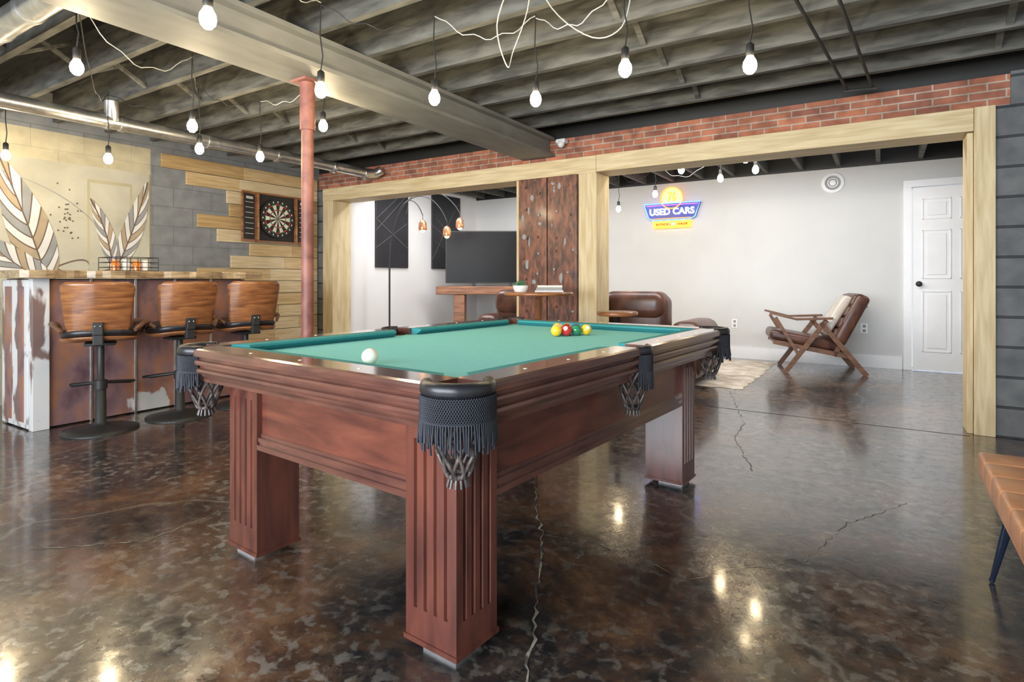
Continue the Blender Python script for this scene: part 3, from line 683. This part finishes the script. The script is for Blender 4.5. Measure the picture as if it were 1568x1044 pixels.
b.obj('arc_floor_lamp')

# ------------------------------------------------------------ bench
b=B(); x0,x1,y0,y1=.292,.73,1.735,2.66
b.box(x0+.01,x1-.01,y0+.01,y1-.01,.33,.37,'leather',.008)
nx,ny=3,6
for i in range(nx):
    for j in range(ny):
        dx=(x1-x0)/nx;dy=(y1-y0)/ny; b.box(x0+i*dx-.003,x0+(i+1)*dx+.003,y0+j*dy-.003,y0+(j+1)*dy+.003,.36,.435,'saddle',.014,seg=4)
b.box(x0-.002,x1+.002,y0-.002,y1+.002,.345,.424,'saddle',.016,seg=4)
for (sx_,sy,px,py) in ((-1,-1,x0+.08,y0+.16),(-1,1,x0+.08,y1-.16),(1,-1,x1-.08,y0+.16),(1,1,x1-.08,y1-.16)):
    fx,fy=px+sx_*.05,py+sy*.09
    for o in (-.05,.05): b.tube([(px,py+o,.335),(fx,fy,.008)],.008,'steelblue',n=8)
    b.ball((fx,fy,.01),.0099,'steelblue',n=8)
b.obj('tufted_bench')

# ------------------------------------------------------------ string lights
def swag(p,q,sag,n=18):
    p=Vector(p);q=Vector(q); return [p.lerp(q,i/n)-Vector((0,0,sag*4*(i/n)*(1-i/n)))+Vector((0,0,.012*math.sin(i*1.3))) for i in range(n+1)]
def lights(name,pts,k,links,ztop=2.45):
    b=B()
    for x,y,z in pts:
        prof=[(.0005,-.04),(.014,-.036),(.026,-.022),(.030,-.002),(.027,.016),(.018,.032),(.013,.042)]
        b.lathe(prof,k,c=(x,y,z),n=16); b.lathe([(.016,.04),(.018,.05),(.018,.09),(.008,.10)],'blk',c=(x,y,z),n=12)
        b.tube([(x,y,z+.10),(x+.010,y+.004,z+.17),(x-.006,y,(z+ztop)/2+.05),(x,y,ztop)],.0035,'blk',n=5)
    for (i,j,s_,k2) in links:
        p,q=pts[i],pts[j]
        b.tube(swag((p[0],p[1],ztop-.01),(q[0],q[1],ztop-.01),s_),.0028,k2,n=5)
    return b.obj(name)
PR=[(-.494,2.742,2.0),(-.976,2.483,2.0),(-1.54,2.652,2.0),(-1.976,2.348,2.0),(-2.376,1.946,2.0),(-2.07,1.19,2.0)]
lights('string_lights',PR,'bulb',[(0,1,.09,'blk'),(1,2,.14,'wire'),(2,3,.12,'wire'),(3,4,.10,'blk'),(4,5,.10,'wire')])
PL=[(-3.225,2.66,2.1),(-3.363,1.27,2.1),(-3.604,1.973,2.0),(-4.19,2.346,2.0),(-4.061,2.748,2.0),(-4.866,2.038,1.95)]
lights('string_lights',PL,'bulb',[(0,4,.09,'wire'),(1,2,.2,'wire'),(2,3,.1,'blk'),(3,4,.08,'blk'),(3,5,.12,'blk'),(1,5,.22,'blk')])
lights('string_lights',[(-5.66,1.672,2.0)],'bulb',[])
P2=[(-1.62,5.56,2.1),(-1.0,5.352,2.1),(-1.415,6.25,2.1),(-1.02,5.94,2.1),(-2.837,6.99,1.95),(-2.24,6.64,2.05)]
lights('string_lights',P2,'bulb2',[(0,1,.06,'blk'),(0,2,.2,'blk'),(2,3,.06,'blk'),(2,5,.25,'wire'),(5,4,.2,'blk')])
b=B()
def cat(P_,n=5):
    out=[]; P_=[Vector(p) for p in P_]; Q=[P_[0]]+P_+[P_[-1]]
    for i in range(1,len(Q)-2):
        for j in range(n):
            t=j/n; a,c,d,e=Q[i-1],Q[i],Q[i+1],Q[i+2]
            out.append(.5*((2*c)+(-a+d)*t+(2*a-5*c+4*d-e)*t*t+(-a+3*c-3*d+e)*t**3))
    out.append(P_[-1]); return out
b.tube(cat([(-1.2,1.9,2.45),(-1.3,2.05,2.34),(-1.55,2.3,2.26),(-1.62,2.5,2.14),(-1.66,2.62,2.27),(-1.5,2.5,2.40),(-1.3,2.2,2.43)]),.003,'wire',n=6)
b.tube(cat([(-1.1,1.7,2.45),(-1.15,1.9,2.33),(-1.2,2.2,2.22),(-1.1,2.4,2.14),(-1.0,2.5,2.2),(-.95,2.5,2.36)]),.003,'wire',n=6)
b.obj('extension_cable')
b=B(); b.box(-.05,.05,-.04,.04,0,.04,'trim',.01); b.ball((0,-.02,-.01),.035,'trim',n=16); b.obj('security_camera',(-2.60,4.98,2.36))

# ------------------------------------------------------------ lights
def area(name,loc,rot,sx,sy,p,col=(1,1,1)):
    l=bpy.data.lights.new(name,'AREA'); l.shape='RECTANGLE'; l.size=sx; l.size_y=sy; l.energy=p; l.color=col
    o=bpy.data.objects.new(name,l); o.location=loc; o.rotation_euler=rot; bpy.context.collection.objects.link(o); return o
area('window_daylight',(-1.65,YF-.15,1.5),(R(-90),0,R(180)),5.4,1.5,420,(.86,.93,1))
area('back_room_fill_light',(-1.2,5.75,2.42),(R(25),0,0),3.4,.5,64,(.95,.97,1))  # added fill lamp hidden behind the header to brighten the far room; no real fixture
area('tv_room_fill_light',(-4.4,5.75,2.42),(R(25),0,0),2.2,.5,56,(.98,.98,1))  # second added fill, out of view, lifting the TV side; not an actual ceiling fitting
w=bpy.data.worlds.new('world'); bpy.context.scene.world=w; w.use_nodes=True
w.node_tree.nodes['Background'].inputs[0].default_value=(.8,.88,1,1); w.node_tree.nodes['Background'].inputs[1].default_value=1.0

cam=bpy.data.cameras.new('camera'); co=bpy.data.objects.new('camera',cam); bpy.context.collection.objects.link(co)
co.location=(0,0,1.05); co.rotation_euler=(R(90),0,R(32.48)); cam.lens=20.43; cam.sensor_width=36; cam.shift_y=-.06; cam.clip_start=.02
bpy.context.scene.camera=co
vs_=bpy.context.scene.view_settings; vs_.view_transform='Standard'; vs_.look='None'; vs_.exposure=.28
